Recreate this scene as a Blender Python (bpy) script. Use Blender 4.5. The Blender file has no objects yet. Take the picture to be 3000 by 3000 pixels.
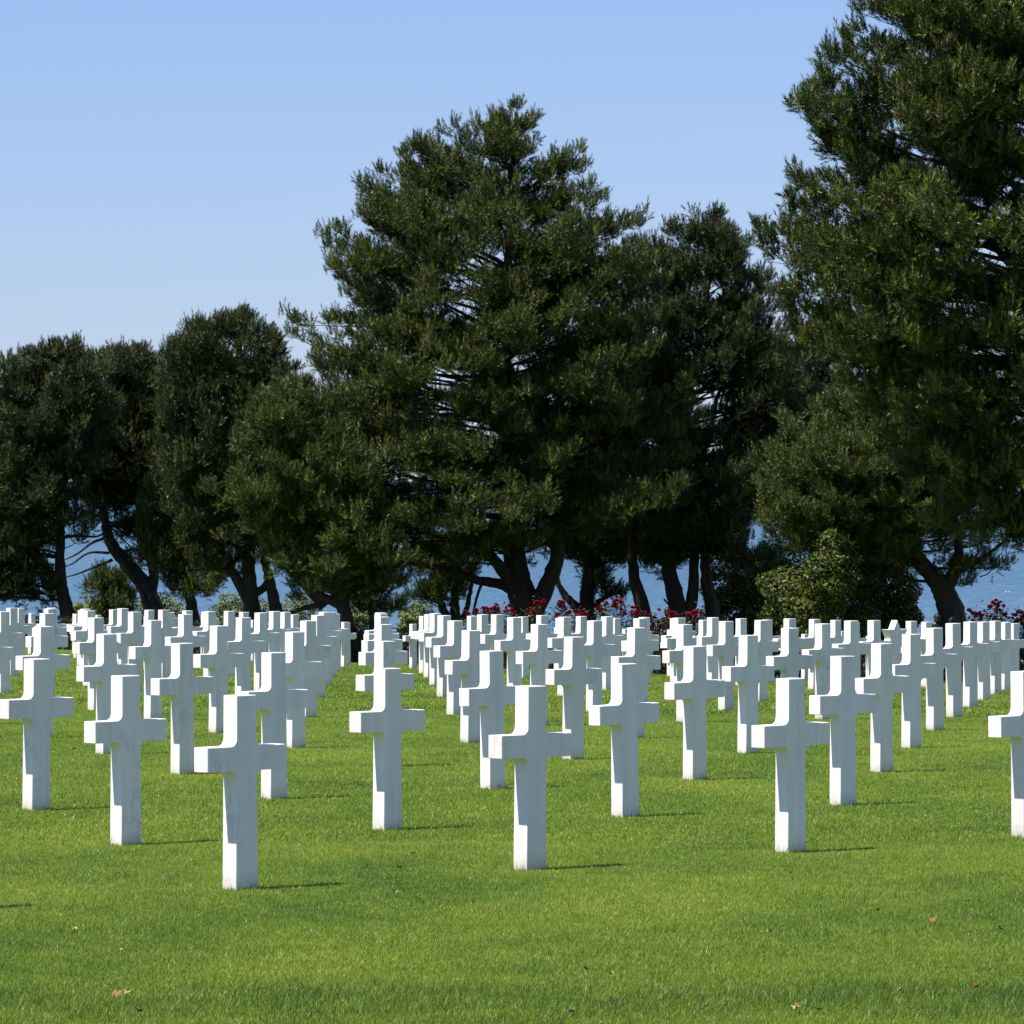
import bpy, bmesh, math, random
import numpy as np
from mathutils import Vector, Matrix, Euler
random.seed(7)
SC = bpy.context.scene
COL = SC.collection
R = math.radians

# ------------------------------------------------------------------ camera and terrain
F = 15698.0            # focal length in pixels of the 3000 px photograph
YH = 1400.0            # row of the true horizon
CZ = 2.3               # camera height above the world origin
KN = [-2.17363, -2.26957, -2.43274, -2.67567, -2.99443, -3.38124, -3.84682, -4.36153, -4.84656, -5.29069]
SEA = -55.0            # sea level relative to the camera
EDGE = 190.0           # where the cliff top ends

def ground_np(x, d):
    """height of the lawn (world z): a gentle brow that falls away towards the cliff"""
    x = np.asarray(x, float); d = np.asarray(d, float)
    g = np.array(KN)
    ge = np.concatenate([[2*g[0]-g[1]], g, [2*g[-1]-g[-2]]])
    dc = np.clip(d, 15, 150)
    t = (dc-15)/15
    i = np.clip(np.floor(t).astype(int), 0, 8)
    f = t-i
    a, b, c, e = ge[i], ge[i+1], ge[i+2], ge[i+3]
    z = b+.5*f*(c-a+f*(2*a-5*b+4*c-e+f*(3*(b-c)+e-a)))
    xl = np.clip(x, -40, 40)
    dl = np.clip(d, 0, 150)
    z = z+xl/10*(0.09741-0.14761*dl/50)
    z = z-(np.clip(d, 150, EDGE)-150)*0.022
    z = z-np.clip(d-EDGE, 0, None)*0.9
    z = np.maximum(z, SEA-3)
    return z+CZ

def gz(x, d):
    return float(ground_np(x, d))

def at(px, py, d):
    """point at depth d seen at a pixel of the photograph"""
    return Vector(((px-1500)/F*d, d, CZ+(YH-py)/F*d))

def on_ground(px, py):
    best, bd = 1e9, 30
    for d in np.arange(19, 60, .02):
        x = (px-1500)/F*d
        y = YH-F*(gz(x, d)-CZ)/d
        if abs(y-py) < best:
            best, bd = abs(y-py), d
    x = (px-1500)/F*bd
    return Vector((x, bd, gz(x, bd)))

# ------------------------------------------------------------------ helpers
def tag(o, label=None, cat=None, group=None, kind=None):
    if label: o['label'] = label
    if cat: o['category'] = cat
    if group: o['group'] = group
    if kind: o['kind'] = kind
    return o

def empty(name, loc, rz=0):
    o = bpy.data.objects.new(name, None)
    COL.objects.link(o)
    o.location = loc
    o.rotation_euler = (0, 0, rz)
    o.empty_display_size = .2
    return o

def link(name, me, mats, parent=None, smooth=False):
    o = bpy.data.objects.new(name, me)
    COL.objects.link(o)
    if not isinstance(mats, (list, tuple)): mats = [mats]
    for m in mats: me.materials.append(m)
    if smooth: me.polygons.foreach_set('use_smooth', [True]*len(me.polygons))
    if parent:
        o.parent = parent
        o.matrix_parent_inverse = Matrix.Identity(4)
    return o

def np_mesh(name, V, faces, mat_idx=None, tint=None, smooth=None):
    """V (n,3); faces: list of (m,k) index arrays"""
    me = bpy.data.meshes.new(name)
    V = np.ascontiguousarray(V, dtype=np.float32)
    me.vertices.add(len(V)); me.vertices.foreach_set('co', V.ravel())
    loops = np.concatenate([f.ravel() for f in faces]).astype(np.int32)
    sizes = np.concatenate([np.full(len(f), f.shape[1]) for f in faces]).astype(np.int32)
    starts = np.concatenate([[0], np.cumsum(sizes)[:-1]]).astype(np.int32)
    me.loops.add(len(loops)); me.loops.foreach_set('vertex_index', loops)
    me.polygons.add(len(sizes)); me.polygons.foreach_set('loop_start', starts)
    try: me.polygons.foreach_set('loop_total', sizes)
    except Exception: pass
    if mat_idx is not None: me.polygons.foreach_set('material_index', np.asarray(mat_idx, np.int32))
    if smooth is not None: me.polygons.foreach_set('use_smooth', smooth)
    if tint is not None:
        at_ = me.attributes.new('tint', 'FLOAT', 'POINT')
        at_.data.foreach_set('value', np.asarray(tint, np.float32))
    me.update(calc_edges=True)
    me.validate()
    return me

def norm(v):
    return v/np.maximum(np.linalg.norm(v, axis=-1, keepdims=True), 1e-9)

class MB:
    """collects tubes and triangles into one mesh"""
    def __init__(s): s.V = []; s.F4 = []; s.F3 = []; s.n = 0
    def tube(s, pts, radii, k=6, jitter=0, rng=None):
        pts = np.asarray(pts, float); radii = np.asarray(radii, float)
        T = norm(np.gradient(pts, axis=0))
        ref = np.array([0, 1., 0.3]) if abs(T[0][2]) > .7 else np.array([0, 0, 1.])
        A = norm(np.cross(T, ref)); B = np.cross(T, A)
        ang = np.arange(k)*2*math.pi/k
        rr = radii[:, None]*np.ones(k)
        if jitter and rng is not None: rr = rr*(1+rng.normal(0, jitter, rr.shape))
        ring = pts[:, None, :]+rr[..., None]*(A[:, None, :]*np.cos(ang)[None, :, None]+B[:, None, :]*np.sin(ang)[None, :, None])
        m = len(pts)
        s.V.append(ring.reshape(-1, 3))
        i = np.arange(m-1)[:, None]*k; j = np.arange(k)[None, :]; jn = (j+1) % k
        q = np.stack([i+j, i+jn, i+k+jn, i+k+j], -1).reshape(-1, 4)+s.n
        s.F4.append(q); s.n += m*k
    def tris(s, P):
        """P (n,3,3)"""
        P = np.asarray(P, float)
        s.V.append(P.reshape(-1, 3))
        s.F3.append(np.arange(len(P)*3).reshape(-1, 3)+s.n); s.n += len(P)*3
    def quads(s, P):
        P = np.asarray(P, float)
        s.V.append(P.reshape(-1, 3))
        s.F4.append(np.arange(len(P)*4).reshape(-1, 4)+s.n); s.n += len(P)*4
    def mesh(s, name, origin=(0, 0, 0), tint=None):
        V = np.concatenate(s.V)-np.asarray(origin, float)
        faces = []
        if s.F4: faces.append(np.concatenate(s.F4))
        if s.F3: faces.append(np.concatenate(s.F3))
        return np_mesh(name, V, faces, tint=tint)

def smooth_path(pts, n):
    """Catmull-Rom through the points"""
    P = np.asarray(pts, float)
    if len(P) == 2: return P[0]+(P[1]-P[0])*np.linspace(0, 1, n)[:, None]
    Q = np.vstack([2*P[0]-P[1], P, 2*P[-1]-P[-2]])
    t = np.linspace(0, len(P)-1-1e-6, n)
    i = t.astype(int); f = (t-i)[:, None]
    a, b, c, e = Q[i], Q[i+1], Q[i+2], Q[i+3]
    return b+.5*f*(c-a+f*(2*a-5*b+4*c-e+f*(3*(b-c)+e-a)))

# ------------------------------------------------------------------ materials
def new_mat(name):
    m = bpy.data.materials.new(name); m.use_nodes = True
    nt = m.node_tree
    return m, nt, nt.nodes['Principled BSDF'], nt.nodes.new, nt.links.new

def ramp(nt, stops, fac):
    r = nt.nodes.new('ShaderNodeValToRGB')
    el = r.color_ramp.elements
    el[0].position, el[0].color = stops[0][0], (*stops[0][1], 1)
    el[1].position, el[1].color = stops[1][0], (*stops[1][1], 1)
    for p, c in stops[2:]:
        e = el.new(p); e.color = (*c, 1)
    nt.links.new(fac, r.inputs[0])
    return r.outputs[0]

def noise(nt, vec, scale, detail=4, rough=.6, dist=0):
    n = nt.nodes.new('ShaderNodeTexNoise')
    n.inputs['Scale'].default_value = scale; n.inputs['Detail'].default_value = detail
    n.inputs['Roughness'].default_value = rough; n.inputs['Distortion'].default_value = dist
    if vec is not None: nt.links.new(vec, n.inputs['Vector'])
    return n.outputs[0]

def math_node(nt, op, a, b):
    n = nt.nodes.new('ShaderNodeMath'); n.operation = op
    for k, v in enumerate((a, b)):
        if isinstance(v, (int, float)): n.inputs[k].default_value = v
        else: nt.links.new(v, n.inputs[k])
    return n.outputs[0]

def mix(nt, fac, a, b, mode='MIX'):
    n = nt.nodes.new('ShaderNodeMix'); n.data_type = 'RGBA'; n.blend_type = mode
    for k, v in ((0, fac), (6, a), (7, b)):
        if isinstance(v, (int, float)): n.inputs[k].default_value = v
        elif isinstance(v, tuple): n.inputs[k].default_value = (*v, 1)
        else: nt.links.new(v, n.inputs[k])
    return n.outputs[2]

def mapping(nt, vec, scale=(1, 1, 1), rot=(0, 0, 0)):
    n = nt.nodes.new('ShaderNodeMapping')
    n.inputs['Scale'].default_value = scale; n.inputs['Rotation'].default_value = rot
    nt.links.new(vec, n.inputs['Vector'])
    return n.outputs[0]

def bump(nt, h, strength, dist):
    b = nt.nodes.new('ShaderNodeBump')
    b.inputs['Strength'].default_value = strength; b.inputs['Distance'].default_value = dist
    nt.links.new(h, b.inputs['Height'])
    return b.outputs[0]

def mat_marble():
    m, nt, p, N, L = new_mat('white_marble')
    tc = N('ShaderNodeTexCoord'); oi = N('ShaderNodeObjectInfo')
    va = N('ShaderNodeVectorMath'); va.operation = 'MULTIPLY_ADD'
    cx = N('ShaderNodeCombineXYZ')
    for k, s in enumerate((37., 91., 53.)):
        L(math_node(nt, 'MULTIPLY', oi.outputs['Random'], s), cx.inputs[k])
    va2 = N('ShaderNodeVectorMath'); va2.operation = 'ADD'
    L(tc.outputs['Object'], va2.inputs[0]); L(cx.outputs[0], va2.inputs[1])
    v = va2.outputs[0]
    v2 = mapping(nt, v, (1, 1, .45), (0.3, .5, .2))
    n1 = noise(nt, v2, 3.2, 7, .62, 1.2)
    vein = math_node(nt, 'ABSOLUTE', math_node(nt, 'SUBTRACT', n1, .5), 0)
    vein_c = ramp(nt, [(0., (1, 1, 1)), (.03, (0, 0, 0))], vein)
    big = noise(nt, v2, 1.3, 3, .5, .4)
    patch = ramp(nt, [(.5, (0, 0, 0)), (.68, (1, 1, 1))], big)
    f = mix(nt, 1.0, vein_c, patch, 'MULTIPLY')
    base = mix(nt, math_node(nt, 'MULTIPLY', f, .62), (.90, .82, .82), (.48, .45, .48))
    cloud = ramp(nt, [(.35, (1, 1, 1)), (.7, (.91, .92, .93))], noise(nt, v, 2.2, 5, .6, .5))
    base = mix(nt, 1.0, base, cloud, 'MULTIPLY')
    # soil splash on the bottom few centimetres
    sx = N('ShaderNodeSeparateXYZ'); L(tc.outputs['Object'], sx.inputs[0])
    hgt = math_node(nt, 'ADD', sx.outputs[2], math_node(nt, 'MULTIPLY', noise(nt, v, 30, 3, .7), .07))
    dirt = ramp(nt, [(.05, (1, 1, 1)), (.14, (0, 0, 0))], hgt)
    base = mix(nt, math_node(nt, 'MULTIPLY', dirt, .6), base, (.52, .50, .40))
    tone = ramp(nt, [(0., (.90, .895, .88)), (1., (1, 1, 1))], oi.outputs['Random'])
    streak = ramp(nt, [(.42, (1, 1, 1)), (.72, (.86, .865, .86))], noise(nt, mapping(nt, v, (9, 9, .6)), 1.0, 4, .6, .2))
    base = mix(nt, 1.0, mix(nt, 1.0, base, tone, 'MULTIPLY'), streak, 'MULTIPLY')
    L(base, p.inputs['Base Color'])
    p.inputs['Roughness'].default_value = .55
    L(bump(nt, noise(nt, v, 160, 3, .6), .12, .004), p.inputs['Normal'])
    return m

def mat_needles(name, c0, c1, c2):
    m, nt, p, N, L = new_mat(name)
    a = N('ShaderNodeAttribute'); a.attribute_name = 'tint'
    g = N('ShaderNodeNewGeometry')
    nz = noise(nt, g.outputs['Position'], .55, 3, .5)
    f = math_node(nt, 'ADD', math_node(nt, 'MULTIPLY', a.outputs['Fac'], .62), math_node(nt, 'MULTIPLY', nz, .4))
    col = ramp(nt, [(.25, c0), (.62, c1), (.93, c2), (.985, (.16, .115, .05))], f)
    L(col, p.inputs['Base Color'])
    p.inputs['Roughness'].default_value = .42
    p.inputs['Specular IOR Level'].default_value = .3
    return m

def mat_leaf(name, c0, c1, rough=.4, spec=.5):
    m, nt, p, N, L = new_mat(name)
    a = N('ShaderNodeAttribute'); a.attribute_name = 'tint'
    L(ramp(nt, [(.0, c0), (1., c1)], a.outputs['Fac']), p.inputs['Base Color'])
    p.inputs['Roughness'].default_value = rough
    p.inputs['Specular IOR Level'].default_value = spec
    return m

def mat_bark():
    m, nt, p, N, L = new_mat('pine_bark')
    tc = N('ShaderNodeTexCoord')
    v = mapping(nt, tc.outputs['Object'], (1, 1, .3))
    n1 = noise(nt, v, 9, 6, .65, .3)
    L(ramp(nt, [(.3, (.012, .009, .008)), (.55, (.033, .024, .020)), (.8, (.105, .080, .064))], n1), p.inputs['Base Color'])
    p.inputs['Roughness'].default_value = .9
    L(bump(nt, n1, 1.0, .1), p.inputs['Normal'])
    return m

def grass_color(nt, tint_out):
    g = nt.nodes.new('ShaderNodeNewGeometry')
    pos = g.outputs['Position']
    big = noise(nt, mapping(nt, pos, (.55, .28, .5)), 1.0, 3, .55, .3)
    fine = noise(nt, mapping(nt, pos, (1., .6, 1.)), 5.0, 3, .6)
    f = math_node(nt, 'ADD', math_node(nt, 'MULTIPLY', big, .66), math_node(nt, 'MULTIPLY', fine, .34))
    if tint_out is not None:
        f = math_node(nt, 'ADD', f, math_node(nt, 'MULTIPLY', math_node(nt, 'SUBTRACT', tint_out, .5), .42))
    return ramp(nt, [(.24, (.058, .115, .020)), (.42, (.132, .215, .022)), (.56, (.192, .272, .028)), (.74, (.285, .335, .045)), (.97, (.42, .42, .14))], f)

def mat_grass_blade():
    m, nt, p, N, L = new_mat('grass_blade')
    a = N('ShaderNodeAttribute'); a.attribute_name = 'tint'
    c = grass_color(nt, a.outputs['Fac'])
    L(c, p.inputs['Base Color'])
    p.inputs['Roughness'].default_value = .45
    p.inputs['Specular IOR Level'].default_value = .35
    tr = N('ShaderNodeBsdfTranslucent'); L(c, tr.inputs[0])
    ms = N('ShaderNodeMixShader'); ms.inputs[0].default_value = .3
    L(p.outputs[0], ms.inputs[1]); L(tr.outputs[0], ms.inputs[2])
    L(ms.outputs[0], nt.nodes['Material Output'].inputs[0])
    return m

def mat_lawn():
    m, nt, p, N, L = new_mat('lawn_ground')
    c = grass_color(nt, None)
    g = N('ShaderNodeNewGeometry')
    fine = noise(nt, g.outputs['Position'], 60, 4, .7)
    c = mix(nt, 1.0, c, ramp(nt, [(.3, (.34, .36, .36)), (.7, (.78, .80, .78))], fine), 'MULTIPLY')
    L(c, p.inputs['Base Color'])
    p.inputs['Roughness'].default_value = .9
    p.inputs['Specular IOR Level'].default_value = .1
    L(bump(nt, fine, .6, .03), p.inputs['Normal'])
    return m

def mat_sea():
    m, nt, p, N, L = new_mat('sea_water')
    g = N('ShaderNodeNewGeometry')
    pos = g.outputs['Position']
    w1 = noise(nt, mapping(nt, pos, (.22, .035, 1)), 1.0, 6, .62, .4)
    w2 = noise(nt, mapping(nt, pos, (.0025, .0006, 1)), 1.0, 4, .5, .2)
    f = math_node(nt, 'ADD', math_node(nt, 'MULTIPLY', w1, .7), math_node(nt, 'MULTIPLY', w2, .3))
    L(ramp(nt, [(.36, (.022, .068, .108)), (.5, (.042, .102, .155)), (.66, (.085, .158, .215))], f), p.inputs['Base Color'])
    p.inputs['Roughness'].default_value = .35
    p.inputs['Specular IOR Level'].default_value = .3
    L(bump(nt, w1, .35, 1.2), p.inputs['Normal'])
    return m

def flat(name, col, rough=.6, spec=.4):
    m, nt, p, N, L = new_mat(name)
    tc = N('ShaderNodeTexCoord')
    n = noise(nt, tc.outputs['Object'], 14, 4, .6)
    L(mix(nt, 1.0, col, ramp(nt, [(.3, (.75, .75, .75)), (.7, (1, 1, 1))], n), 'MULTIPLY'), p.inputs['Base Color'])
    p.inputs['Roughness'].default_value = rough
    p.inputs['Specular IOR Level'].default_value = spec
    return m

M = dict(
    marble=mat_marble(), bark=mat_bark(), lawn=mat_lawn(), blade=mat_grass_blade(), sea=mat_sea(),
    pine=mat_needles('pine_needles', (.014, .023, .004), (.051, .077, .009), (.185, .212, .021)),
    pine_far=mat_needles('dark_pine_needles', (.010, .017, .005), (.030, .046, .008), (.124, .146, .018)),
    pine_light=mat_needles('light_pine_needles', (.015, .025, .004), (.052, .078, .010), (.180, .208, .024)),
    shrub=mat_leaf('glossy_shrub_leaf', (.006, .012, .003), (.112, .136, .012), .5, .25),
    bush=mat_leaf('bush_leaf', (.05, .08, .02), (.19, .22, .06), .5, .3),
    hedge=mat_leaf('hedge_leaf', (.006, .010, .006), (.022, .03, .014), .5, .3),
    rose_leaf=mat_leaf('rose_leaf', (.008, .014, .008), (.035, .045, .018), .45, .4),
    rose=mat_leaf('rose_petal', (.20, .003, .022), (.50, .014, .04), .5, .3),
    dead=mat_leaf('dead_leaf', (.13, .065, .03), (.34, .20, .09), .7, .2),
    red_leaf=mat_leaf('red_dead_leaf', (.17, .055, .03), (.27, .11, .055), .7, .2),
    pale_leaf=mat_leaf('pale_dead_leaf', (.28, .19, .09), (.42, .31, .16), .7, .2),
    dark_leaf=mat_leaf('dark_dead_leaf', (.03, .018, .012), (.08, .05, .03), .7, .2),
    boat=flat('white_boat_paint', (.8, .8, .8), .4), skin=flat('skin', (.32, .17, .11), .5),
    hair=flat('dark_hair', (.015, .011, .010), .5), navy=flat('navy_jacket', (.012, .014, .03), .8, .2),
    black=flat('black_coat', (.012, .011, .014), .8, .2), denim=flat('dark_trousers', (.02, .024, .04), .8, .2),
    wood=flat('boat_trim', (.25, .12, .06), .5),
)

# ------------------------------------------------------------------ setting
def build_lawn():
    xs = np.concatenate([-np.geomspace(1500, 42, 18), np.linspace(-40, 40, 81), np.geomspace(42, 1500, 18)])
    ds = np.concatenate([np.linspace(-60, 14, 12), np.linspace(15, 150, 136), np.linspace(152, 262, 40)])
    X, D = np.meshgrid(xs, ds)
    Z = ground_np(X, D)
    V = np.stack([X, D, Z], -1).reshape(-1, 3)
    nx, nd = len(xs), len(ds)
    i = np.arange(nd-1)[:, None]*nx; j = np.arange(nx-1)[None, :]
    q = np.stack([i+j, i+j+1, i+nx+j+1, i+nx+j], -1).reshape(-1, 4)
    me = np_mesh('lawn', V, [q], smooth=[True]*len(q))
    tag(link('lawn', me, M['lawn']), kind='structure')

def build_sea():
    bm = bmesh.new()
    rows = [120, 600, 1500, 3000, 8000, 30000, 90000]
    prev = None
    for y in rows:
        w = 4000+y*1.2
        a = bm.verts.new((-w, y, SEA+CZ)); b = bm.verts.new((w, y, SEA+CZ))
        if prev: bm.faces.new((prev[0], prev[1], b, a))
        prev = (a, b)
    me = bpy.data.meshes.new('sea'); bm.to_mesh(me); bm.free()
    tag(link('sea', me, M['sea']), kind='structure')

# ------------------------------------------------------------------ headstones
TH = 0.8015; UL = 2.30348; WL = 3.51979
UC, US = math.cos(TH), math.sin(TH)
def lattice(i, j):
    """near left corner of the stem of headstone i, j"""
    ux, ud = UL*UC, UL*US
    wx, wd = -WL*US+2*ux, WL*UC+2*ud
    x = -1.51877+i*ux+j*wx; d = 29.42796+i*ud+j*wd
    return x, d

HT, WB, WM, WT, DEP = 1.07, .172, .156, .149, .108
ARM0, ARM1, SPAN, RAD = .654, .791, .60, .045

def cross_mesh():
    """Latin cross outline with rounded inner corners, extruded and eased at the edges"""
    def fil(cx, cz, a0, a1, n=7):
        return [(cx+RAD*math.cos(R(a0+(a1-a0)*k/n)), cz+RAD*math.sin(R(a0+(a1-a0)*k/n))) for k in range(n+1)]
    h = [(WB/2, -.06)]
    h += fil(WM/2+RAD, ARM0-RAD, 180, 90)
    h += [(SPAN/2, ARM0), (SPAN/2, ARM1)]
    h += fil(WM/2-.002+RAD, ARM1+RAD, 270, 180)
    h += [(WT/2, HT)]
    pts = h+[(-x, z) for x, z in reversed(h)]
    bm = bmesh.new()
    vs = [bm.verts.new((x, -DEP/2, z)) for x, z in pts]
    f = bm.faces.new(vs)
    ex = bmesh.ops.extrude_face_region(bm, geom=[f])
    vv = [g for g in ex['geom'] if isinstance(g, bmesh.types.BMVert)]
    bmesh.ops.translate(bm, vec=(0, DEP, 0), verts=vv)
    bm.normal_update()
    edges = [e for e in bm.edges if len(e.link_faces) == 2 and e.calc_face_angle(0) > R(40)]
    bmesh.ops.bevel(bm, geom=edges, offset=.0045, segments=2, profile=.5, affect='EDGES')
    bmesh.ops.recalc_face_normals(bm, faces=bm.faces)
    me = bpy.data.meshes.new('marble_cross'); bm.to_mesh(me); bm.free()
    return me

def star_mesh():
    Rr, r = .262, .262/math.sqrt(3)
    pts = []
    for k in range(12):
        a = R(90+30*k); q = Rr if k % 2 == 0 else r
        pts.append((q*math.cos(a), q*math.sin(a)+HT-Rr))
    bm = bmesh.new()
    f = bm.faces.new([bm.verts.new((x, -DEP/2-.002, z)) for x, z in pts])
    ex = bmesh.ops.extrude_face_region(bm, geom=[f])
    bmesh.ops.translate(bm, vec=(0, DEP+.004, 0), verts=[g for g in ex['geom'] if isinstance(g, bmesh.types.BMVert)])
    bm.normal_update()
    bmesh.ops.bevel(bm, geom=[e for e in bm.edges if e.calc_face_angle(0) > R(30)], offset=.004, segments=2, profile=.5, affect='EDGES')
    bmesh.ops.recalc_face_normals(bm, faces=bm.faces)
    me = bpy.data.meshes.new('star'); bm.to_mesh(me); bm.free()
    bm = bmesh.new()
    top = HT-Rr*1.35
    vs = [bm.verts.new((sx*w/2, sy*DEP/2, z)) for z, w in ((-.06, WB), (top, WM)) for sx, sy in ((-1, -1), (1, -1), (1, 1), (-1, 1))]
    for a, b in ((0, 1), (1, 2), (2, 3), (3, 0)):
        bm.faces.new((vs[a], vs[b], vs[b+4], vs[a+4]))
    bm.faces.new(vs[4:])
    bm.normal_update()
    bmesh.ops.bevel(bm, geom=[e for e in bm.edges if len(e.link_faces) == 2], offset=.004, segments=2, profile=.5, affect='EDGES')
    me2 = bpy.data.meshes.new('shaft'); bm.to_mesh(me2); bm.free()
    return me, me2

ORD = ['first', 'second', 'third', 'fourth', 'fifth', 'sixth', 'seventh', 'eighth', 'ninth', 'tenth', 'eleventh', 'twelfth',
       'thirteenth', 'fourteenth', 'fifteenth', 'sixteenth', 'seventeenth', 'eighteenth', 'nineteenth', 'twentieth']
TENS = ['twenty', 'thirty', 'forty', 'fifty', 'sixty', 'seventy', 'eighty', 'ninety']
def ordinal(n):                       # 0-based
    if n < 20: return ORD[n]
    t, u = divmod(n+1, 10)
    return (TENS[t-2][:-1]+'ieth') if u == 0 else TENS[t-2]+'-'+ORD[u-1]

SPECIAL = {
    (0, 0): 'nearest and largest white marble cross, left of centre',
    (1, 0): 'white marble cross with blue grey streaks on its stem, middle of front row',
    (2, 0): 'plain white marble cross right of centre in the front row',
    (3, 0): 'front row white marble cross cut off by the right edge of the photo',
    (-1, 1): 'white marble cross left of the nearest, grey smudge at its right arm',
    (0, 1): 'white marble cross with more crosses lined up exactly behind it',
    (-2, 2): 'white marble cross touching the left edge of the photo',
    (-1, 2): 'white marble cross partly hidden behind the right arm of the nearest cross',
    (2, 2): 'white marble cross with a curled reddish leaf lying against its foot',
}
CROSS_POS = []
HIDDEN = set()
GONE = set()

def build_headstones():
    cme = cross_mesh()
    cme.materials.append(M['marble'])
    rng = random.Random(3)
    spots = []
    for j in range(0, 18):
        for i in range(-14, 5):
            if i+2*j > 22 or (i, j) in GONE: continue
            x, d = lattice(i, j)
            px = 1500+F*x/d
            if px < -75 or px > 3060:
                if (i, j) != (-1, 0): continue
            spots.append((j, px, i, x, d, 'near'))
    for j in range(12, 27):
        for i in range(-22, 6):
            if not 29 <= i+2*j <= 33 or (i, j) in GONE: continue
            x, d = lattice(i, j)
            px = 1500+F*x/d
            if px < -40 or px > 3030: continue
            spots.append((j, px, i, x, d, 'far'))
    spots.sort(key=lambda s: (s[5] == 'far', s[0], s[1]))
    count = {}
    far = sorted([s for s in spots if s[5] == 'far' and (s[2], s[0]) not in HIDDEN], key=lambda s: s[1])
    far_n = {(s[2], s[0]): k for k, s in enumerate(far)}
    for j, px, i, x, d, plot in spots:
        if (i, j) in HIDDEN: continue
        # from the measured corner to the middle of the foot
        cx = x+.086*UC-.054*US; cd = d+.086*US+.054*UC
        z = gz(cx, cd)
        CROSS_POS.append((cx, cd))
        rot = (R(rng.gauss(0, .35)), R(rng.gauss(0, .35)), TH+R(rng.gauss(0, .8)))
        if (i, j) == (1, 8):
            t = empty('star_headstone', (cx, cd, z), TH)
            s_, h_ = star_mesh()
            link('star', s_, M['marble'], t); link('shaft', h_, M['marble'], t)
            tag(t, 'white marble headstone topped by a six pointed star among the crosses', 'headstone')
            continue
        o = bpy.data.objects.new('marble_cross', cme)
        COL.objects.link(o)
        o.location = (cx, cd, z+rng.gauss(0, .006)); o.rotation_euler = rot
        if plot == 'near':
            n = count.get(j, 0)
            if (i, j) != (-1, 0): count[j] = n+1
            lab = SPECIAL.get((i, j)) or ('white marble cross in the %s row back, %s from the left along that row' % (ordinal(j), ordinal(n)))
            if (i, j) == (-1, 0): lab = 'white marble cross just outside the left edge, only its shadow in view'
            tag(o, lab, 'cross', 'white crosses standing in rows on the lawn')
        else:
            tag(o, 'small distant white cross beyond the grass gap, %s from the left in that far plot' % ordinal(far_n[(i, j)]), 'cross', 'far crosses in front of the hedge')

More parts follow.
